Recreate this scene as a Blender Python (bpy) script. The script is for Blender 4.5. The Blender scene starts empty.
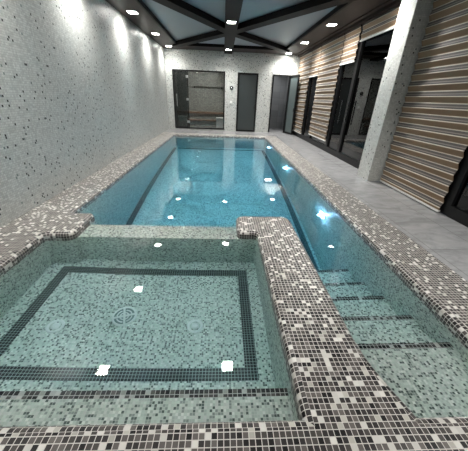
import bpy, math, random
from mathutils import Vector, Matrix
from mathutils.geometry import tessellate_polygon

random.seed(5)
S = bpy.context.scene
COL = S.collection
PI = math.pi

# ------------------------------------------------------------------ colour / nodes
def lin(r, g, b, a=1.0):
    f = lambda c: (c / 255 / 12.92) if c / 255 <= 0.04045 else ((c / 255 + 0.055) / 1.055) ** 2.4
    return (f(r), f(g), f(b), a)

class NT:
    def __init__(self, name):
        self.m = bpy.data.materials.new(name)
        self.m.use_nodes = True
        self.t = self.m.node_tree
        self.t.nodes.clear()
        self.out = self.t.nodes.new('ShaderNodeOutputMaterial')
    def n(self, typ, **kw):
        nd = self.t.nodes.new(typ)
        for k, v in kw.items():
            setattr(nd, k, v)
        return nd
    def l(self, a, b):
        self.t.links.new(a, b)
    def setin(self, sock, v):
        if hasattr(v, 'is_linked') or isinstance(v, bpy.types.NodeSocket):
            self.l(v, sock)
        else:
            sock.default_value = v
    def math(self, op, a, b=None, c=None):
        nd = self.n('ShaderNodeMath', operation=op)
        for i, v in enumerate((a, b, c)):
            if v is not None:
                self.setin(nd.inputs[i], v)
        return nd.outputs[0]
    def vmath(self, op, a, b=None):
        nd = self.n('ShaderNodeVectorMath', operation=op)
        self.setin(nd.inputs[0], a)
        if b is not None:
            self.setin(nd.inputs[1], b)
        return nd.outputs[0]
    def ramp(self, fac, stops, interp='CONSTANT'):
        nd = self.n('ShaderNodeValToRGB')
        nd.color_ramp.interpolation = interp
        el = nd.color_ramp.elements
        while len(el) < len(stops):
            el.new(0.5)
        for e, (p, c) in zip(el, stops):
            e.position = p
            e.color = c
        self.setin(nd.inputs[0], fac)
        return nd.outputs[0]
    def mix(self, fac, a, b, blend='MIX'):
        nd = self.n('ShaderNodeMix', data_type='RGBA', blend_type=blend)
        self.setin(nd.inputs[0], fac)
        self.setin(nd.inputs[6], a)
        self.setin(nd.inputs[7], b)
        return nd.outputs[2]
    def principled(self, color, rough=0.5, metal=0.0, normal=None, spec=None, ior=1.5):
        p = self.n('ShaderNodeBsdfPrincipled')
        self.setin(p.inputs['Base Color'], color)
        self.setin(p.inputs['Roughness'], rough)
        self.setin(p.inputs['Metallic'], metal)
        p.inputs['IOR'].default_value = ior
        if spec is not None:
            self.setin(p.inputs['Specular IOR Level'], spec)
        if normal is not None:
            self.l(normal, p.inputs['Normal'])
        return p.outputs[0]
    def done(self, sh):
        self.l(sh, self.out.inputs['Surface'])
        return self.m

def plain(name, color, rough=0.5, metal=0.0, spec=None, var=0.0):
    t = NT(name)
    c = color
    if var > 0:
        nz = t.n('ShaderNodeTexNoise')
        nz.inputs['Scale'].default_value = 9
        nz.inputs['Detail'].default_value = 4
        tc = t.n('ShaderNodeTexCoord')
        t.l(tc.outputs['Object'], nz.inputs['Vector'])
        d = tuple(x * (1 - var) for x in color[:3]) + (1,)
        c = t.mix(nz.outputs['Fac'], color, d)
    return t.done(t.principled(c, rough, metal, spec=spec))

def mosaic(name, tile, stops, grout, gw, rough=0.12, tilt=0.02, spec=0.5, grout_rough=0.6, tile_y=None):
    """Square glass mosaic on metre UVs: a random palette entry per tile, grout lines between."""
    t = NT(name)
    uv = t.n('ShaderNodeUVMap')
    uv.uv_map = 'UVMap'
    sc = t.vmath('DIVIDE', uv.outputs[0], (tile, tile_y or tile, 1))
    cell = t.vmath('FLOOR', sc)
    cell = t.vmath('ADD', cell, (0.5, 0.5, 0.5))
    wn = t.n('ShaderNodeTexWhiteNoise', noise_dimensions='2D')
    t.l(cell, wn.inputs['Vector'])
    col = t.ramp(wn.outputs['Value'], stops)
    # slight value variation inside the palette entry
    sep0 = t.n('ShaderNodeSeparateColor')
    t.l(wn.outputs['Color'], sep0.inputs[0])
    val = t.math('MULTIPLY_ADD', sep0.outputs[1], 0.3, 0.85)
    hsv = t.n('ShaderNodeHueSaturation')
    t.l(val, hsv.inputs['Value'])
    t.l(col, hsv.inputs['Color'])
    fr = t.vmath('FRACTION', sc)
    sep = t.n('ShaderNodeSeparateXYZ')
    t.l(fr, sep.inputs[0])
    ex = t.math('ABSOLUTE', t.math('SUBTRACT', sep.outputs[0], 0.5))
    ey = t.math('ABSOLUTE', t.math('SUBTRACT', sep.outputs[1], 0.5))
    g = t.math('GREATER_THAN', t.math('MAXIMUM', ex, ey), 0.5 - gw)
    c = t.mix(g, hsv.outputs[0], grout)
    r = t.math('MULTIPLY_ADD', g, grout_rough - rough, rough)
    geo = t.n('ShaderNodeNewGeometry')
    jit = t.vmath('SUBTRACT', wn.outputs['Color'], (0.5, 0.5, 0.5))
    sc2 = t.n('ShaderNodeVectorMath', operation='SCALE')
    t.l(jit, sc2.inputs[0])
    sc2.inputs['Scale'].default_value = tilt
    nrm = t.vmath('NORMALIZE', t.vmath('ADD', geo.outputs['Normal'], sc2.outputs[0]))
    return t.done(t.principled(c, r, 0, normal=nrm, spec=spec))

M = {}
TILE = 0.03
M['coping'] = mosaic('coping_mosaic', TILE, [
    (0.0, lin(22, 21, 22)), (0.13, lin(50, 47, 47)), (0.42, lin(74, 70, 68)), (0.68, lin(100, 95, 92)),
    (0.845, lin(208, 206, 201)), (0.95, lin(180, 178, 170))], lin(206, 203, 197), 0.065, 0.34, 0.02, spec=0.25)
PT = 0.0165
M['pool'] = mosaic('pale_pool_mosaic', PT, [
    (0.0, lin(92, 106, 100)), (0.13, lin(152, 164, 156)), (0.28, lin(212, 222, 212)), (0.60, lin(198, 210, 200)),
    (0.80, lin(228, 233, 226))], lin(216, 222, 214), 0.06, 0.5, 0.02, spec=0.2)
M['black_tile'] = mosaic('black_band_mosaic', 0.026, [
    (0.0, lin(14, 18, 19)), (0.6, lin(22, 28, 29))], lin(176, 190, 184), 0.06, 0.4, 0.02)
M['wall'] = mosaic('white_dotted_wall_mosaic', 0.026, [
    (0.0, lin(24, 27, 28)), (0.020, lin(110, 122, 120)), (0.025, lin(186, 188, 184)), (0.5, lin(190, 192, 188)),
    (0.8, lin(182, 185, 181))], lin(156, 159, 155), 0.06, 0.42, 0.06, spec=0.35)
M['column'] = mosaic('white_dotted_column_mosaic', 0.026, [
    (0.0, lin(24, 27, 28)), (0.015, lin(110, 122, 120)), (0.02, lin(200, 202, 198)), (0.5, lin(204, 206, 202)),
    (0.8, lin(196, 199, 194))], lin(176, 178, 174), 0.05, 0.3, 0.02)
M['backwall'] = mosaic('white_dotted_end_wall_mosaic', 0.026, [
    (0.0, lin(24, 27, 28)), (0.025, lin(110, 122, 120)), (0.05, lin(192, 194, 190)), (0.5, lin(200, 202, 198)),
    (0.8, lin(184, 187, 183))], lin(160, 163, 159), 0.05, 0.25, 0.03)
M['sauna_tile'] = mosaic('grey_room_tile', 0.1, [
    (0.0, lin(134, 136, 132)), (0.3, lin(142, 144, 139)), (0.7, lin(150, 150, 145))], lin(110, 111, 108), 0.03, 0.3, 0.02, tile_y=0.05)
M['grey_tile'] = mosaic('grey_wall_tile', 0.6, [
    (0.0, lin(118, 120, 122)), (0.5, lin(126, 128, 129))], lin(95, 97, 98), 0.008, 0.3, 0.0, tile_y=0.3)
M['black_metal'] = plain('black_aluminium', lin(17, 18, 19), 0.4, 0.0, spec=0.3)
M['dark_wood'] = plain('dark_brown_wood', lin(56, 44, 39), 0.5, spec=0.2, var=0.35)
M['beam_black'] = plain('black_brown_beam', lin(23, 20, 20), 0.55, spec=0.12, var=0.2)
M['chrome'] = plain('chrome', lin(200, 202, 204), 0.15, 1.0)
M['white_plastic'] = plain('white_plastic', lin(225, 226, 222), 0.4)
M['dark_plastic'] = plain('dark_plastic', lin(45, 46, 48), 0.4)
M['ceiling_panel'] = plain('blue_grey_stretch_ceiling', lin(158, 163, 167), 0.45, spec=0.2)
M['patio'] = plain('dark_patio', lin(30, 30, 31), 0.7)
M['bench_wood'] = plain('bench_wood', lin(120, 96, 78), 0.5, var=0.3)
M['inlet'] = plain('pale_inlet_plastic', lin(240, 244, 240), 0.4)
M['drain_dark'] = plain('drain_slots', lin(130, 150, 145), 0.5)
M['grey_frost'] = plain('dark_frosted_glass', lin(58, 63, 63), 0.3)
M['pale_frost'] = plain('pale_frosted_glass', lin(88, 98, 98), 0.35)

def m_floor():
    t = NT('grey_marble_slabs')
    uv = t.n('ShaderNodeUVMap'); uv.uv_map = 'UVMap'
    nz = t.n('ShaderNodeTexNoise'); nz.inputs['Scale'].default_value = 2.6; nz.inputs['Detail'].default_value = 8
    nz.inputs['Roughness'].default_value = 0.65; nz.inputs['Distortion'].default_value = 1.6
    mp = t.n('ShaderNodeMapping'); mp.inputs['Rotation'].default_value = (0, 0, 0.6); mp.inputs['Scale'].default_value = (0.7, 2.0, 1)
    t.l(uv.outputs[0], mp.inputs[0]); t.l(mp.outputs[0], nz.inputs['Vector'])
    c = t.ramp(nz.outputs['Fac'], [(0.3, lin(128, 128, 130)), (0.5, lin(150, 151, 152)), (0.72, lin(166, 166, 166))], 'LINEAR')
    sc = t.vmath('DIVIDE', uv.outputs[0], (0.6, 1.2, 1))
    fr = t.vmath('FRACTION', sc)
    sep = t.n('ShaderNodeSeparateXYZ'); t.l(fr, sep.inputs[0])
    ex = t.math('GREATER_THAN', t.math('ABSOLUTE', t.math('SUBTRACT', sep.outputs[0], 0.5)), 0.494)
    ey = t.math('GREATER_THAN', t.math('ABSOLUTE', t.math('SUBTRACT', sep.outputs[1], 0.5)), 0.497)
    g = t.math('MAXIMUM', ex, ey)
    c = t.mix(g, c, lin(112, 112, 112))
    return t.done(t.principled(c, 0.22))
M['floor'] = m_floor()

def m_blind():
    t = NT('striped_zebra_blind_fabric')
    uv = t.n('ShaderNodeUVMap'); uv.uv_map = 'UVMap'
    sep = t.n('ShaderNodeSeparateXYZ'); t.l(uv.outputs[0], sep.inputs[0])
    v = t.math('FRACT', t.math('DIVIDE', sep.outputs[1], 0.167))
    c = t.ramp(v, [(0.0, lin(142, 118, 92)), (0.43, lin(222, 212, 196)), (0.51, lin(84, 79, 76)), (0.63, lin(140, 133, 126)),
                   (0.70, lin(84, 79, 76)), (0.88, lin(222, 212, 196)), (0.96, lin(142, 118, 92))])
    nz = t.n('ShaderNodeTexNoise'); nz.inputs['Scale'].default_value = 60
    mp = t.n('ShaderNodeMapping'); mp.inputs['Scale'].default_value = (0.3, 12, 1)
    t.l(uv.outputs[0], mp.inputs[0]); t.l(mp.outputs[0], nz.inputs['Vector'])
    c = t.mix(t.math('MULTIPLY', nz.outputs['Fac'], 0.3), c, lin(70, 60, 52))
    return t.done(t.principled(c, 0.65))
M['blind'] = m_blind()

def m_glass(name, tint, extra=0.0):
    t = NT(name)
    tr = t.n('ShaderNodeBsdfTransparent'); tr.inputs[0].default_value = tint
    gl = t.n('ShaderNodeBsdfGlossy'); gl.inputs['Roughness'].default_value = 0.0
    fr = t.n('ShaderNodeFresnel'); fr.inputs['IOR'].default_value = 1.5
    f = t.math('MINIMUM', t.math('MULTIPLY_ADD', fr.outputs[0], 1.5, extra), 1.0)
    mx = t.n('ShaderNodeMixShader'); t.l(f, mx.inputs[0]); t.l(tr.outputs[0], mx.inputs[1]); t.l(gl.outputs[0], mx.inputs[2])
    return t.done(mx.outputs[0])
M['glass'] = m_glass('clear_glass', (0.86, 0.88, 0.88, 1))
M['glass_tint'] = m_glass('tinted_glass', (0.35, 0.38, 0.38, 1))

def m_emit(name, color, strength):
    t = NT(name)
    e = t.n('ShaderNodeEmission'); e.inputs[0].default_value = color; e.inputs[1].default_value = strength
    return t.done(e.outputs[0])
M['lamp'] = m_emit('lit_diffuser', (1, 0.97, 0.92, 1), 30)
M['uw_lamp'] = m_emit('lit_pool_lens', (0.42, 0.7, 1, 1), 5)

def m_water():
    t = NT('pool_water')
    g = t.n('ShaderNodeBsdfGlass'); g.inputs['Roughness'].default_value = 0.0; g.inputs['IOR'].default_value = 1.33
    t.l(g.outputs[0], t.out.inputs['Surface'])
    v = t.n('ShaderNodeVolumeAbsorption')
    v.inputs['Color'].default_value = (0.09, 0.735, 0.92, 1)
    v.inputs['Density'].default_value = 0.31
    t.l(v.outputs[0], t.out.inputs['Volume'])
    return t.m
M['water'] = m_water()

# ------------------------------------------------------------------ mesh building
class MB:
    def __init__(self):
        self.v = []; self.f = []; self.uv = []; self.sm = []
    def face(self, pts, uvs=None, smooth=False):
        i = len(self.v)
        self.v += [tuple(p) for p in pts]
        self.f.append(tuple(range(i, i + len(pts))))
        if uvs is None:
            a, b, c = Vector(pts[0]), Vector(pts[1]), Vector(pts[2])
            n = (b - a).cross(c - a)
            ax = max(range(3), key=lambda k: abs(n[k]))
            k1, k2 = ((1, 2), (0, 2), (0, 1))[ax]
            uvs = [(p[k1], p[k2]) for p in pts]
        self.uv.append(uvs); self.sm.append(smooth)
    def box(self, x0, x1, y0, y1, z0, z1):
        p = lambda x, y, z: (x, y, z)
        self.face([p(x0, y0, z0), p(x0, y1, z0), p(x1, y1, z0), p(x1, y0, z0)])
        self.face([p(x0, y0, z1), p(x1, y0, z1), p(x1, y1, z1), p(x0, y1, z1)])
        self.face([p(x0, y0, z0), p(x1, y0, z0), p(x1, y0, z1), p(x0, y0, z1)])
        self.face([p(x1, y1, z0), p(x0, y1, z0), p(x0, y1, z1), p(x1, y1, z1)])
        self.face([p(x0, y1, z0), p(x0, y0, z0), p(x0, y0, z1), p(x0, y1, z1)])
        self.face([p(x1, y0, z0), p(x1, y1, z0), p(x1, y1, z1), p(x1, y0, z1)])
        return self
    def bar(self, a, b, w, h, up=(0, 0, 1)):
        """rectangular bar from a to b, w across, h along up"""
        a, b, up = Vector(a), Vector(b), Vector(up)
        d = (b - a).normalized(); s = d.cross(up).normalized() * (w / 2); u = s.cross(d).normalized() * (h / 2)
        A = [a - s - u, a + s - u, a + s + u, a - s + u]; B = [b - s - u, b + s - u, b + s + u, b - s + u]
        for k in range(4):
            self.face([A[k], A[(k + 1) % 4], B[(k + 1) % 4], B[k]])
        self.face(A[::-1]); self.face(B)
        return self
    def lathe(self, o, axis, prof, n=28):
        """surface of revolution round axis through o; prof = (radius, height along axis)"""
        o = Vector(o); ax = Vector(axis).normalized()
        q = ax.orthogonal().normalized(); r = ax.cross(q)
        for (r0, h0), (r1, h1) in zip(prof, prof[1:]):
            for k in range(n):
                a0, a1 = 2 * PI * k / n, 2 * PI * (k + 1) / n
                P = lambda R, h, a: o + ax * h + (q * math.cos(a) + r * math.sin(a)) * R
                pts = [P(r0, h0, a0), P(r0, h0, a1), P(r1, h1, a1), P(r1, h1, a0)]
                if r0 < 1e-6: pts = [pts[0], pts[2], pts[3]]
                elif r1 < 1e-6: pts = pts[:3]
                self.face(pts, smooth=True)
        return self
    def poly(self, loops, z, flip=False):
        """flat fill of outer loop with holes, uv = (x, y)"""
        loops3 = [[Vector((p[0], p[1], 0)) for p in L] for L in loops]
        flat = [p for L in loops3 for p in L]
        for tri in tessellate_polygon(loops3):
            pts = [flat[i] for i in tri]
            cr = (pts[1] - pts[0]).cross(pts[2] - pts[0]).z
            if abs(cr) < 1e-10: continue
            if (cr < 0) != flip: pts = pts[::-1]
            self.face([(p.x, p.y, z) for p in pts])
        return self
    def sweep(self, path, prof, closed=True, smooth=True):
        """path: xy points, solid on the RIGHT-hand side offset; prof: (offset into solid, z) list"""
        n = len(path)
        P = [Vector((p[0], p[1])) for p in path]
        nr = normals(P, closed)
        L = [0.0]
        for k in range(n):
            L.append(L[-1] + (P[(k + 1) % n] - P[k]).length)
        V = [0.0]
        for (o0, z0), (o1, z1) in zip(prof, prof[1:]):
            V.append(V[-1] + math.hypot(o1 - o0, z1 - z0))
        rng = range(n) if closed else range(n - 1)
        for k in rng:
            k2 = (k + 1) % n
            for j in range(len(prof) - 1):
                q = []
                for (kk, ll, jj) in ((k, L[k], j), (k, L[k], j + 1), (k2, L[k + 1], j + 1), (k2, L[k + 1], j)):
                    w = P[kk] + nr[kk] * prof[jj][0]
                    q.append(((w.x, w.y, prof[jj][1]), (ll, -V[jj])))
                self.face([a for a, b in q], [b for a, b in q], smooth)
        return self
    def build(self, name, mat, parent=None, merge=True):
        me = bpy.data.meshes.new(name)
        me.from_pydata(self.v, [], self.f)
        uvl = me.uv_layers.new(name='UVMap')
        i = 0
        for uvs in self.uv:
            for u in uvs:
                uvl.data[i].uv = u; i += 1
        me.polygons.foreach_set('use_smooth', self.sm)
        me.materials.append(mat)
        if merge:
            import bmesh
            bm = bmesh.new(); bm.from_mesh(me)
            bmesh.ops.remove_doubles(bm, verts=bm.verts, dist=1e-5)
            bm.to_mesh(me); bm.free()
        me.update()
        o = bpy.data.objects.new(name, me)
        COL.objects.link(o)
        if parent: o.parent = parent
        return o

def normals(P, closed):
    """miter normal to the right of travel per path point"""
    n = len(P); out = []
    for k in range(n):
        if closed or 0 < k < n - 1:
            d0 = (P[k] - P[k - 1]).normalized(); d1 = (P[(k + 1) % n] - P[k]).normalized()
        elif k == 0: d0 = d1 = (P[1] - P[0]).normalized()
        else: d0 = d1 = (P[-1] - P[-2]).normalized()
        n0 = Vector((d0.y, -d0.x)); n1 = Vector((d1.y, -d1.x))
        m = n0 + n1
        out.append(m / max(0.3, (1 + n0.dot(n1))))
    return out

def fillet(pts, closed=True, n=7):
    """pts: (x, y, r) -> rounded polyline"""
    out = []; N = len(pts)
    for k, (x, y, r) in enumerate(pts):
        if r <= 0 or (not closed and k in (0, N - 1)):
            out.append((x, y)); continue
        p = Vector((x, y)); a = Vector(pts[k - 1][:2]); b = Vector(pts[(k + 1) % N][:2])
        u = (a - p).normalized(); v = (b - p).normalized()
        half = math.acos(max(-1, min(1, u.dot(v)))) / 2
        t = r / math.tan(half)
        c = p + (u + v).normalized() * (r / math.sin(half))
        s = p + u * t - c; e = p + v * t - c
        a0 = math.atan2(s.y, s.x); a1 = math.atan2(e.y, e.x)
        d = (a1 - a0 + PI) % (2 * PI) - PI
        for i in range(n + 1):
            g = a0 + d * i / n
            out.append((c.x + r * math.cos(g), c.y + r * math.sin(g)))
    return out

def offset(path, o, closed=True):
    P = [Vector(p) for p in path]
    return [tuple(p + q * o) for p, q in zip(P, normals(P, closed))]

def tag(o, label=None, cat=None, group=None, kind=None):
    if label: o['label'] = label
    if cat: o['category'] = cat
    if group: o['group'] = group
    if kind: o['kind'] = kind
    return o
def empty(name, loc=(0, 0, 0), rz=0.0):
    o = bpy.data.objects.new(name, None); COL.objects.link(o)
    o.location = loc; o.rotation_euler = (0, 0, rz); o.empty_display_size = 0.1
    return o
def struct(o, label=None, cat=None):
    return tag(o, label, cat, None, 'structure')

# ------------------------------------------------------------------ dimensions (metres; z = 0 is the coping top)
XL, XR, YB, YF = -2.55, 3.35, 13.15, -2.2     # room
CZ = 3.2                                      # underside of the dark soffit
PL, PR, PB, PF = -2.0, 1.78, 11.2, 0.72       # pool edges
DL, DR, HX = 0.44, 0.94, 0.20                 # dividing wall and its hooked head
WZ = -0.07                                    # water level
PZ, SZ = -2.2, -0.75                          # pool floor, spa floor
W0, W1 = 2.72, 3.04                           # overflow sill between spa and pool
CP = -0.13                                    # lower edge of the dark coping mosaic
R = 0.045

# ------------------------------------------------------------------ coping
loopA = fillet([(PL, PF, 0.03), (PL, 2.62, 0.06), (-1.69, 2.62, 0.09), (-1.69, 3.22, 0.07), (PL, 3.22, 0.05), (PL, PB, 0.06), (PR, PB, 0.06), (PR, PF, 0.05)])
# clockwise loop (seen from above): travelling up the left side the coping lies to the LEFT -> use negative offsets
prof = [(-R, 0.0)] + [(-R + R * math.sin(a), -R + R * math.cos(a)) for a in [PI / 2 * k / 6 for k in range(1, 7)]] + [(0, CP)]
cop = MB()
cop.sweep(loopA, prof)
cop.poly([[(XL + .001, -0.9), (2.30, -0.9), (2.30, 11.75), (XL + .001, 11.75)], offset(loopA, -R)], 0.0)
cop.sweep([(2.30, -0.9), (2.30, 11.75), (XL + .001, 11.75)], [(0, 0), (0.006, -0.02)], closed=False)
coping = cop.build('pool_coping', M['coping'])
tag(coping, 'black white and grey mosaic coping running round the pool edge', 'pool edge')

divp = fillet([(DL, PF - R - .04, 0), (DL, W0, 0.05), (HX, W0, 0.07), (HX, 3.22, 0.10), (DR, 3.22, 0.13), (DR, 1.05, 1.2), (1.08, PF - R - .04, 0)], closed=False, n=8)
# path goes up the spa side then clockwise: the wall lies to the RIGHT
dv = MB()
dprof = [(-o, z) for o, z in prof]
dv.sweep(divp, dprof, closed=False)
dv.poly([offset(divp, R, False)], 0.0004)
divider = tag(empty('dividing_wall', (0.69, 2.0, 0)), 'low wall with hooked end topped in dark mosaic between spa and steps', 'pool divider', kind='thing')
def adopt(o, p):
    o.parent = p
    o.matrix_parent_inverse = Matrix.Translation(-Vector(p.location))
    return o
adopt(dv.build('capping', M['coping']), divider)
db = MB()
db.sweep(divp, [(0, CP), (0, PZ)], closed=False, smooth=False)
adopt(db.build('submerged_side', M['pool']), divider)

# ------------------------------------------------------------------ pool and spa shells
pool = tag(empty('swimming_pool', (0, 7, PZ)), 'long deep swimming pool lined with pale mosaic under blue water', 'swimming pool', kind='thing')
b = MB()
b.sweep(loopA, [(0, CP), (0, PZ)], smooth=False)
adopt(b.build('side_lining', M['pool']), pool)
b = MB(); b.poly([[(PL - .02, W1 - .1), (PR + .02, W1 - .1), (PR + .02, PB + .02), (PL - .02, PB + .02)]], PZ)
b.poly([[(DL, PF - .02), (PR + .02, PF - .02), (PR + .02, W1 - .1), (DL, W1 - .1)]], PZ)
adopt(b.build('pool_floor', M['pool']), pool)
for x in (-1.92, 1.67):
    b = MB(); b.box(x - 0.06, x + 0.06, 3.12, 10.9, PZ, PZ + 0.004)
    adopt(b.build('lane_line', M['black_tile']), pool)
b = MB(); b.box(-1.8, 1.58, 10.78, 10.9, PZ, PZ + 0.004)
adopt(b.build('lane_line', M['black_tile']), pool)

spa = tag(empty('spa_pool', (-0.78, 1.85, SZ)), 'shallow square spa basin with dark border band on its pale floor', 'spa pool', kind='thing')
b = MB(); b.poly([[(PL - .02, PF - .02), (DL + .02, PF - .02), (DL + .02, W0 + .02), (PL - .02, W0 + .02)]], SZ)
adopt(b.build('spa_floor', M['pool']), spa)
b = MB()
bx0, bx1, by0, by1, bw = -1.85, 0.32, 1.25, 2.565, 0.105
for q in ((bx0, bx1, by0, by0 + bw), (bx0, bx1, by1 - bw, by1), (bx0, bx0 + bw, by0 + bw, by1 - bw), (bx1 - bw, bx1, by0 + bw, by1 - bw)):
    b.box(*q, SZ, SZ + 0.003)
adopt(b.build('border_band', M['black_tile']), spa)
BZ, BY = -0.27, 0.985
bb = MB(); bb.box(PL - .01, DL + .01, PF - .01, BY, SZ - .01, BZ)
bench = adopt(bb.build('bench', M['pool']), spa)
b = MB(); b.box(PL, DL, BY - 0.044, BY + 0.003, BZ - 0.03, BZ + 0.003)
n = b.build('bench_edge', M['coping']); n.parent = bench
b = MB(); b.box(PL - .01, HX + .03, W0, W1, PZ, -0.125)
adopt(b.build('overflow_sill', M['pool']), spa)

steps = tag(empty('pool_steps', (1.36, 1.8, -0.3)), 'five pale mosaic steps going down into the pool beside the divider', 'steps', kind='thing')
for y1, z in ((1.30, -0.27), (1.69, -0.49), (2.09, -0.73), (2.46, -0.95), (2.86, -1.17)):
    y0 = {1.30: PF - .01, 1.69: 1.30, 2.09: 1.69, 2.46: 2.09, 2.86: 2.46}[y1]
    b = MB(); b.box(DR - .02, PR + .01, y0, y1, PZ, z)
    s = adopt(b.build('step', M['pool']), steps)
    b = MB(); b.box(DR - .01, PR, y1 - 0.045, y1 + 0.003, z - 0.03, z + 0.003)
    n = b.build('step_edge', M['coping']); n.parent = s

# ------------------------------------------------------------------ water
wl = fillet([(PL, PF, 0.03), (PL, 2.62, 0.06), (-1.69, 2.62, 0.09), (-1.69, 3.22, 0.07), (PL, 3.22, 0.05), (PL, PB, 0.06), (PR, PB, 0.06), (PR, PF, 0.05), (1.06, PF, 0)] , n=7)
wl = wl + [(x, y) for x, y in divp[::-1] if y > PF + .001] + [(DL, PF)]
wl = offset(wl, -0.004)
b = MB()
b.poly([wl], WZ); b.poly([wl], PZ - 0.03, flip=True)
b.sweep(wl, [(0, WZ), (0, PZ - 0.03)], smooth=False)
# the surface is smooth shaded and keeps its own vertices, so its normals stay exactly vertical
b.sm = [True] * len(b.sm)
water = b.build('pool_water', M['water'], merge=False)
tag(water, 'still clear blue green water filling the pool and the spa', 'water', kind='stuff')

# ------------------------------------------------------------------ fittings under water
def spa_inlet(x, y, label):
    t = tag(empty('floor_inlet', (x, y, SZ)), label, 'inlet', 'round inlets in the spa floor')
    b = MB(); b.lathe((0, 0, 0), (0, 0, 1), [(0.075, 0), (0.075, 0.008), (0.066, 0.014), (0.05, 0.004)])
    b.build('rim', M['inlet'], t)
    b = MB(); b.lathe((0, 0, 0), (0, 0, 1), [(0.036, 0.0), (0.034, 0.012), (0.018, 0.014), (0, 0.016)])
    b.build('nozzle', M['inlet'], t)
spa_inlet(-1.49, 1.73, 'small round inlet on the spa floor, left of the large drain')
spa_inlet(-0.23, 1.76, 'small round inlet on the spa floor, right of the large drain')
t = tag(empty('floor_drain', (-0.92, 1.86, SZ)), 'large round slotted drain cover near the middle of the spa floor', 'drain')
b = MB(); b.lathe((0, 0, 0), (0, 0, 1), [(0.115, 0), (0.115, 0.012), (0.10, 0.018), (0.095, 0.012)]); b.build('rim', M['inlet'], t)
b = MB(); b.lathe((0, 0, 0), (0, 0, 1), [(0.096, 0.006), (0, 0.006)]); b.build('base_plate', M['drain_dark'], t)
b = MB()
for a in (0.3, 0.3 + PI / 2):
    d = Vector((math.cos(a), math.sin(a), 0)) * 0.096
    b.bar(-d + Vector((0, 0, .011)), d + Vector((0, 0, .011)), 0.02, 0.01)
for k in range(4):
    a0 = 0.3 + k * PI / 2
    for rr in (0.04, 0.07):
        pts = [Vector((rr * math.cos(a0 + j * PI / 12), rr * math.sin(a0 + j * PI / 12), .010)) for j in range(1, 6)]
        for p, q in zip(pts, pts[1:]): b.bar(p, q, 0.010, 0.008)
b.build('slotted_grille', M['inlet'], t)

caustic_lamps = []
def uw(y, z, label, power):
    t = tag(empty('underwater_lamp', (PR, y, z)), label, 'pool lamp', 'lamps on the right wall of the pool')
    b = MB(); b.lathe((0, 0, 0), (-1, 0, 0), [(0.14, -0.01), (0.138, 0.004), (0.13, 0.008), (0.115, 0.008)]); b.build('ring', M['white_plastic'], t)
    b = MB(); b.lathe((0, 0, 0), (-1, 0, 0), [(0.12, 0.006), (0.11, 0.022), (0.07, 0.038), (0.0, 0.044)]); b.build('lens', M['uw_lamp'], t)
    ld = bpy.data.lights.new('pool_lamp_light', 'POINT'); ld.energy = power; ld.color = (0.35, 0.65, 1.0); ld.shadow_soft_size = 0.015
    lo = bpy.data.objects.new('pool_lamp_light', ld); COL.objects.link(lo); lo.parent = t; lo.location = (-0.07, 0, 0)
UWP = 3.5
uw(4.04, -0.74, 'bright bluish lamp on the pool wall nearest the steps', UWP)
uw(6.97, -0.74, 'bright bluish lamp halfway along the right pool wall', UWP)
uw(9.95, -0.74, 'bright lamp on the right pool wall near its far corner', UWP)

# ------------------------------------------------------------------ room shell
b = MB(); b.poly([[(2.30, YF), (XR + .02, YF), (XR + .02, YB + .1), (2.30, YB + .1)]], -0.012)
b.poly([[(XL, 11.75), (2.30, 11.75), (2.30, YB + .3), (XL, YB + .3)]], -0.012)
b.poly([[(XL, YF), (2.30, YF), (2.30, -0.9), (XL, -0.9)]], -0.012)
struct(b.build('floor', M['floor']), 'grey marble slab floor beside the pool')
b = MB(); b.box(XL - 0.15, XL, YF, YB, -0.1, CZ + 0.2)
struct(b.build('wall_left', M['wall']), 'long pale glossy mosaic wall scattered with dark tiles')
b = MB(); b.box(XL - 0.15, XR + 0.2, YF - 0.15, YF, -0.1, CZ + 0.2)
struct(b.build('wall_front', M['wall']))
# end wall with three openings
ops = [(-2.26, 0.07, 0.04, 2.46), (0.63, 1.55, 0.0, 2.45), (2.20, 3.00, 0.0, 2.44)]
b = MB()
xs = [XL - .15, -2.26, 0.07, 0.63, 1.55, 2.20, 3.00, XR + .2]
for i in range(7):
    if i % 2 == 0: b.box(xs[i], xs[i + 1], YB, YB + .14, -0.1, CZ + 0.2)
    else:
        o = ops[i // 2]
        b.box(xs[i], xs[i + 1], YB, YB + .14, o[3], CZ + 0.2)
        if o[2] > 0: b.box(xs[i], xs[i + 1], YB, YB + .14, -0.1, o[2])
struct(b.build('wall_back', M['backwall']), 'white mosaic end wall dotted with dark tiles')

# ceiling: stretched panel above, dark soffit border, beams
b = MB(); b.box(XL - .15, XR + .2, YF - .15, YB + .1, CZ + 0.09, CZ + 0.2)
struct(b.build('ceiling', M['ceiling_panel']), 'pale blue grey stretched ceiling panels')
SX0, SX1, SY1 = -1.87, 2.46, 12.15
def soffit(name, q, label):
    bb = MB(); bb.box(*q, CZ, CZ + 0.088); struct(bb.build(name, M['dark_wood']), label)
soffit('trim_1', (XL, SX0, YF, YB), 'dark brown wooden ceiling border above the left wall')
soffit('trim_2', (SX1, XR + .1, YF, YB), 'dark brown wooden ceiling border above the blinds')
soffit('trim_3', (SX0, SX1, SY1, YB), 'dark brown wooden ceiling border above the end wall')
b = MB(); b.box(XR - .28, XR - .2, YF, YB, CZ - 0.03, CZ); b.box(XR - .14, XR + .1, YF, YB, CZ - 0.06, CZ - .001)
struct(b.build('trim_4', M['dark_wood']), 'stepped dark brown moulding above the blinds')
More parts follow.
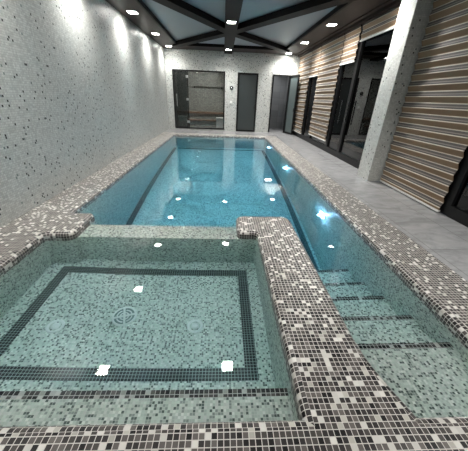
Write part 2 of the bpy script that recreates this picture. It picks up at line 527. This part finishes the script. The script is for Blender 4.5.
# inner lip
b = MB()
b.box(SX0, SX0 + .05, YF, SY1, CZ - .012, CZ + .088); b.box(SX1 - .05, SX1, YF, SY1, CZ - .012, CZ + .088)
b.box(SX0, SX1, SY1 - .05, SY1, CZ - .012, CZ + .088)
struct(b.build('trim_5', M['beam_black']), 'black edging round the blue grey ceiling panels')
HY = 9.4
bays = [(SY1, HY, 5.7), (5.7, 2.6, -0.6)]
cxm = 0.18
b = MB(); b.box(cxm - .17, cxm + .17, YF, YB, CZ - 0.08, CZ + 0.06)
struct(b.build('ceiling_beam', M['beam_black']), 'wide black ceiling beam running down the middle', 'beam')
k = 0
for ya, yh, yb in bays:
    for sx in (SX0, SX1):
        for ye in (ya, yb):
            b = MB(); b.bar((cxm, yh, CZ + .01), (sx, ye, CZ + .01), 0.30, 0.13)
            where = ('left' if sx < 0 else 'right')
            lab = {(0, SY1): 'from the hub to the far %s corner', (0, 5.7): 'running forward from the hub to the %s', (1, 5.7): 'crossing overhead on the %s beyond the picture top', (1, -0.6): 'above the camera on the %s'}[(0 if yh == HY else 1, ye)] % where
            struct(b.build('ceiling_beam', M['beam_black']), 'black diagonal ceiling beam ' + lab, 'beam')
b = MB(); b.box(SX0, SX1, 5.5, 5.8, CZ - 0.06, CZ + 0.06); struct(b.build('ceiling_beam', M['beam_black']), 'black ceiling beam crossing the room between two bays', 'beam')

# ------------------------------------------------------------------ ceiling lights
LIGHT = 11.0
def downlight(x, y, z, label, power=1.0):
    t = tag(empty('ceiling_downlight', (x, y, z)), label, 'ceiling light', 'square lights in the ceiling border')
    b = MB()
    s, w = 0.10, 0.012
    b.box(-s - w, s + w, -s - w, -s, -0.012, 0.0); b.box(-s - w, s + w, s, s + w, -0.012, 0.0)
    b.box(-s - w, -s, -s, s, -0.012, 0.0); b.box(s, s + w, -s, s, -0.012, 0.0)
    b.build('frame', M['white_plastic'], t)
    b = MB(); b.box(-s, s, -s, s, -0.004, -0.001); b.build('diffuser', M['lamp'], t)
    ld = bpy.data.lights.new('downlight_light', 'AREA'); ld.shape = 'SQUARE'; ld.size = 2 * s
    ld.energy = LIGHT * power; ld.color = (1.0, 0.975, 0.94); ld.spread = math.radians(135)
    lo = bpy.data.objects.new('downlight_light', ld); COL.objects.link(lo); lo.parent = t; lo.location = (0, 0, -0.009)
    pass
ords = ['nearest the end wall', 'second from the end wall', 'third from the end wall', 'fourth from the end wall', 'fifth from the end wall', 'sixth from the end wall, unseen and added to light the near coping']
for i, y in enumerate((12.5, 10.25, 7.9, 5.55, 3.24, 0.9)):  # last one is unseen, added to keep the near coping lit
    downlight(-2.22, y, CZ, 'lit square light in the left ceiling border, ' + ords[i], 0.5)
for i, y in enumerate((12.75, 10.4, 8.0, 5.75, 0.9)):  # nearest lamp here is likewise out of view, added for the front coping
    downlight(2.72, y, CZ, 'lit square light in the ceiling border above the blinds, ' + ords[i])
downlight(0.17, 12.05, CZ - 0.08, 'lit square light at the far end of the middle ceiling beam')
for i, y in enumerate((7.92, 3.24)):
    downlight(0.17, y, CZ - 0.08, 'lit square light in the middle ceiling beam, ' + ('just before the hub' if i == 0 else 'above the spa'))

# ------------------------------------------------------------------ end wall: window, doors, rooms behind
def rect_frame(b, x0, x1, z0, z1, y0, y1, w):
    b.box(x0, x0 + w, y0, y1, z0, z1); b.box(x1 - w, x1, y0, y1, z0, z1)
    b.box(x0 + w, x1 - w, y0, y1, z1 - w, z1); b.box(x0 + w, x1 - w, y0, y1, z0, z0 + w)
win = struct(empty('window_1', (-1.1, YB, 0.04)), 'large dark glazed front of the steam room in the end wall', 'window')
b = MB(); rect_frame(b, -2.26, 0.07, 0.04, 2.46, YB - .02, YB + .06, 0.055); b.box(-1.62, -1.58, YB - .01, YB + .05, .09, 2.41)
adopt(b.build('frame', M['black_metal']), win)
b = MB(); b.box(-1.58, 0.015, YB + .02, YB + .03, 0.095, 2.405); adopt(b.build('pane', M['glass']), win)
b = MB(); b.box(-2.205, -1.63, YB + .02, YB + .03, 0.095, 2.405); gd = adopt(b.build('glass_door', M['glass_tint']), win)
for z in (2.2, 1.3, 0.35):
    b = MB(); b.box(-1.68, -1.56, YB - .03, YB + .035, z - .05, z + .05); h = b.build('hinge', M['chrome']); h.parent = gd
b = MB(); b.box(-2.12, -2.09, YB - .05, YB - .02, 1.0, 1.5); b.box(-2.12, -2.09, YB - .03, YB + .02, 1.02, 1.05); b.box(-2.12, -2.09, YB - .03, YB + .02, 1.45, 1.48)
h = b.build('handle', M['chrome']); h.parent = gd

# steam room
b = MB()
y1 = YB + .14; y2 = 15.3
b.box(-2.5, 0.25, y2, y2 + .1, -.1, 2.7); b.box(-2.5, -2.4, y1, y2, -.1, 2.7); b.box(0.2, 0.3, y1, y2, -.1, 2.7)
struct(b.build('wall_steam_room', M['sauna_tile']))
b = MB(); b.box(-2.5, 0.3, y1, y2, 2.6, 2.7); struct(b.build('ceiling_steam_room', M['grey_tile']))
b = MB(); b.box(-2.5, 0.3, y1, y2, -.1, 0.02); struct(b.build('floor_steam_room', M['grey_tile']))
t = tag(empty('steam_room_bench', (-1.0, 14.9, 0.02)), 'low grey brown bench along the back of the steam room', 'bench')
b = MB(); b.box(-1.38, 1.19, -0.4, 0.38, 0.62, 0.70); b.build('seat', M['bench_wood'], t)
b = MB(); b.box(-1.38, 1.19, -0.3, 0.38, 0.0, 0.62); b.build('bench_front', M['sauna_tile'], t)
t = tag(empty('steam_room_bench', (-1.0, 14.5, 0.02)), 'lower step bench in front of the steam room bench', 'bench')
b = MB(); b.box(-0.9, 0.7, -0.42, -0.02, 0.30, 0.36); b.build('seat', M['bench_wood'], t)
b = MB(); b.box(-0.9, 0.7, -0.36, -0.02, 0.0, 0.30); b.build('bench_front', M['sauna_tile'], t)
t = tag(empty('wall_ledge', (-0.7, 15.3, 1.9)), 'pale ledge high on the steam room back wall', 'shelf')
b = MB(); b.box(-1.0, 0.88, -0.18, 0, 0, 0.05); b.build('board', M['sauna_tile'], t)
for x in (-0.8, 0.6):
    b = MB(); b.box(x - .02, x + .02, -0.16, 0, -0.08, 0); b.build('bracket', M['black_metal'], t)
for x, lab in ((-2.0, 'pale box on the steam room floor behind the glass door'), (-0.12, 'pale box at the right end of the steam room')):
    t = tag(empty('steam_box', (x, 13.75 if x > -1 else 13.9, 0.02)), lab, 'box')
    b = MB(); b.box(-.2, .2, -.15, .15, 0.04, .48); b.build('body', M['white_plastic'], t)
    b = MB(); b.box(-.215, .215, -.165, .165, .48, .52); b.build('lid', M['inlet'], t)
    b = MB(); b.box(-.18, .18, -.13, .13, 0, .04); b.build('base', M['dark_plastic'], t)
ld = bpy.data.lights.new('steam_room_fill_light', 'AREA'); ld.shape = 'RECTANGLE'; ld.size = 1.2; ld.size_y = 0.06; ld.energy = 16; ld.color = (1, .95, .88)  # added fill without a fixture, brightens the room behind the glass
lo = bpy.data.objects.new('steam_room_fill_light', ld); COL.objects.link(lo); lo.location = (-1.0, 13.36, 2.58)  # tucked above the opening so the added fill stays out of reflections

d1 = struct(empty('door_1', (1.09, YB, 0)), 'closed dark grey glazed door in the middle of the end wall', 'door')
b = MB(); rect_frame(b, 0.63, 1.55, 0.0, 2.45, YB - .03, YB + .05, 0.075); adopt(b.build('frame', M['black_metal']), d1)
b = MB(); b.box(0.70, 1.48, YB, YB + .02, 0.07, 2.38); adopt(b.build('panel', M['grey_frost']), d1)
b = MB(); b.box(1.42, 1.44, YB - .07, YB - .05, 1.0, 1.14); b.box(1.42, 1.44, YB - .06, YB - .02, 1.06, 1.08); adopt(b.build('handle', M['black_metal']), d1)

d2 = struct(empty('door_2', (2.6, YB, 0)), 'open frosted door at the right end of the end wall', 'door')
b = MB(); w = 0.06
b.box(2.20, 2.26, YB - .03, YB + .06, 0, 2.44); b.box(2.94, 3.0, YB - .03, YB + .06, 0, 2.44); b.box(2.26, 2.94, YB - .03, YB + .06, 2.38, 2.44)
adopt(b.build('frame', M['black_metal']), d2)
leaf = MB(); rect_frame(leaf, 0.0, 0.74, 0.01, 2.42, -0.025, 0.025, 0.075)
lo = leaf.build('leaf', M['black_metal']); lo.location = (2.985, YB - .05, 0)
lo.rotation_euler = (0, 0, -PI / 2 + math.radians(17)); adopt(lo, d2)
g = MB(); g.box(0.07, 0.67, -0.006, 0.006, 0.08, 2.35); go = g.build('frosted_pane', M['pale_frost']); go.parent = lo
h = MB(); h.box(0.685, 0.705, -0.075, -0.055, 0.98, 1.12); h.box(0.685, 0.705, -0.06, -0.02, 1.04, 1.06); ho = h.build('handle', M['black_metal']); ho.parent = lo
# room behind the open door
b = MB(); b.box(1.9, 2.0, y1, 15.2, -.1, 2.7); b.box(3.3, 3.4, y1, 15.2, -.1, 2.7); b.box(1.9, 3.4, 15.2, 15.3, -.1, 2.7)
struct(b.build('wall_shower_room', M['grey_tile']))
b = MB(); b.box(1.9, 3.4, y1, 15.3, 2.6, 2.7); struct(b.build('ceiling_shower_room', M['grey_tile']))
b = MB(); b.box(1.9, 3.4, y1 - .02, 15.3, -.1, -0.012); struct(b.build('floor_shower_room', M['floor']))
b = MB(); b.box(0.6, 1.6, YB + .14, YB + .2, -.1, 2.7); struct(b.build('wall_behind_door', M['grey_tile']))
ld = bpy.data.lights.new('shower_room_light', 'AREA'); ld.size = 0.4; ld.energy = 4
lo = bpy.data.objects.new('shower_room_light', ld); COL.objects.link(lo); lo.location = (2.65, 14.3, 2.58)

t = tag(empty('wall_sensor', (0.37, YB, 1.83)), 'small dark round fitting high on the end wall beside the grey door', 'wall fitting')
b = MB(); b.lathe((0, 0, 0), (0, -1, 0), [(0.085, 0), (0.085, .02), (0.07, .028), (0, .03)]); b.build('housing', M['dark_plastic'], t)
b = MB(); b.lathe((0, 0, 0), (0, -1, 0), [(0.03, .028), (0.025, .036), (0, .04)]); b.build('dial', M['chrome'], t)
t = tag(empty('light_switch', (0.36, YB, 1.26)), 'small white switch plate on the end wall below the dark fitting', 'switch')
b = MB(); b.box(-.045, .045, -.012, 0, -.045, .045); b.build('plate', M['white_plastic'], t)
b = MB(); b.box(-.025, .025, -.018, -.012, -.03, .03); b.build('rocker', M['white_plastic'], t)

# ------------------------------------------------------------------ glazed right side
bays_r = [(13.13, 11.32), (11.32, 10.3), (10.3, 8.46), (8.46, 7.5), (7.5, 5.6), (5.1, 3.42), (3.42, 1.2), (1.2, YF)]
for i, (ya, yb) in enumerate(bays_r):
    w = struct(empty('window_%d' % (i + 2), (XR, (ya + yb) / 2, 0)))
    b = MB(); f = 0.07
    b.box(XR, XR + .1, yb, yb + f, 0, CZ - .06); b.box(XR, XR + .1, ya - f, ya, 0, CZ - .06)
    b.box(XR, XR + .1, yb + f, ya - f, -0.01, 0.15); b.box(XR, XR + .1, yb + f, ya - f, CZ - .16, CZ - .06)
    adopt(b.build('frame', M['black_metal']), w)
    b = MB(); b.box(XR + .045, XR + .055, yb + f, ya - f, 0.15, CZ - .16); adopt(b.build('pane', M['glass_tint']), w)
    if i in (3, 4, 6):
        yh = {3: 7.78, 4: 7.35, 6: 3.2}[i]
        b = MB(); b.bar((XR - .05, yh, 0.9), (XR - .05, yh, 1.5), .025, .025, (1, 0, 0)); b.bar((XR - .05, yh, .95), (XR, yh, .95), .02, .02); b.bar((XR - .05, yh, 1.45), (XR, yh, 1.45), .02, .02)
        adopt(b.build('handle', M['chrome']), w)
b = MB(); b.box(3.05, XR, 5.12, 5.58, -0.012, CZ)
struct(b.build('column', M['column']), 'white mosaic column dotted with dark tiles between the blinds', 'column')

PER = 0.167
def blind(y0, y1, zb, label, zt=3.1):
    t = tag(empty('zebra_blind', (XR - 0.03, (y0 + y1) / 2, zb)), label, 'blind', 'brown and cream striped blinds on the glazed side')
    w = (y1 - y0) / 2; H = zt - zb
    def prof_x(z):
        f = (z / PER) % 1.0
        return -0.030 * (f / 0.43) if f < 0.43 else -0.030 * (1 - (f - 0.43) / 0.57)
    zs = [0.0]
    k = math.floor(zb / PER)
    while True:
        for fr in (0.43, 1.0):
            z = (k + fr) * PER
            if zb + .004 < z < zt - .004: zs.append(z - zb)
        k += 1
        if k * PER > zt: break
    zs.append(H)
    b = MB()
    for za, zc in zip(zs, zs[1:]):
        xa, xc = prof_x(za + zb), prof_x(zc + zb)
        b.face([(xa, -w, za), (xa, w, za), (xc, w, zc), (xc, -w, zc)][::-1], [(-w, za + zb), (w, za + zb), (w, zc + zb), (-w, zc + zb)][::-1])
        b.face([(xa + .006, -w, za), (xa + .006, w, za), (xc + .006, w, zc), (xc + .006, -w, zc)], [(-w, za + zb), (w, za + zb), (w, zc + zb), (-w, zc + zb)])
        for s in (-w, w):
            b.face([(xa, s, za), (xa + .006, s, za), (xc + .006, s, zc), (xc, s, zc)], [(0, za + zb), (0, za + zb), (0, zc + zb), (0, zc + zb)])
    b.build('fabric', M['blind'], t)
    b = MB(); b.box(-.04, .02, -w - .01, w + .01, H, H + .05); b.build('headrail', M['dark_wood'], t)
    b = MB(); b.box(-.03, .005, -w, w, -.025, 0.004); b.build('bottom_rail', M['white_plastic'], t)
blind(11.34, 13.05, 0.2, 'striped brown and cream blind beside the open frosted door')
blind(10.34, 11.30, 2.27, 'raised striped blind above the narrow dark door gap')
blind(8.50, 10.28, 0.32, 'striped blind hanging long between the dark door gap and the open glass')
blind(7.56, 8.44, 2.40, 'short raised striped blind next to the tall glass with pull handle')
blind(5.62, 7.46, 2.80, 'short raised striped blind just behind the white column')
blind(3.46, 5.08, 0.03, 'large striped brown and cream blind reaching the floor in front of the column')

b = MB(); b.poly([[(XR + .12, -6), (12, -6), (12, 20), (XR + .12, 20)]], -0.05)
struct(b.build('ground', M['patio']))

# ------------------------------------------------------------------ light refracted through the flat water surface
water.cycles.is_caustics_caster = False
for o in bpy.data.objects:
    top = o
    while top.parent: top = top.parent
    if o.type == 'MESH' and top in (pool, spa, steps, divider, coping) or top.name.startswith(('floor_inlet', 'floor_drain', 'underwater_lamp')):
        o.cycles.is_caustics_receiver = True

# ------------------------------------------------------------------ world, camera, output look
W = bpy.data.worlds.new('night'); S.world = W; W.use_nodes = True
W.node_tree.nodes['Background'].inputs[0].default_value = (0.02, 0.03, 0.05, 1)
W.node_tree.nodes['Background'].inputs[1].default_value = 0.3

cam = bpy.data.cameras.new('camera'); co = bpy.data.objects.new('camera', cam); COL.objects.link(co)
p, r, y = math.radians(26.55171624), math.radians(2.41931305), math.radians(3.22967145)
f = Vector((math.sin(y) * math.cos(p), math.cos(y) * math.cos(p), -math.sin(p)))
rt = Vector((math.cos(y), -math.sin(y), 0)); up = rt.cross(f)
c, s = math.cos(r), math.sin(r)
rx, ux = rt * c + up * s, up * c - rt * s
co.matrix_world = Matrix(((rx.x, ux.x, -f.x, 0), (rx.y, ux.y, -f.y, 0), (rx.z, ux.z, -f.z, 1.45), (0, 0, 0, 1)))
cam.sensor_fit = 'HORIZONTAL'; cam.sensor_width = 36; cam.lens = 255.91 / 468 * 36
cam.clip_start = 0.05; cam.clip_end = 100
S.camera = co

vs = S.view_settings
vs.view_transform = 'Standard'; vs.look = 'None'; vs.gamma = 1; vs.use_curve_mapping = False
vs.exposure = 1.95
cy = S.cycles
cy.use_denoising = True
cy.max_bounces = 14; cy.transmission_bounces = 12; cy.transparent_max_bounces = 16; cy.diffuse_bounces = 5; cy.glossy_bounces = 6
cy.caustics_refractive = True; cy.caustics_reflective = False
cy.blur_glossy = 0.5
cy.sample_clamp_indirect = 12
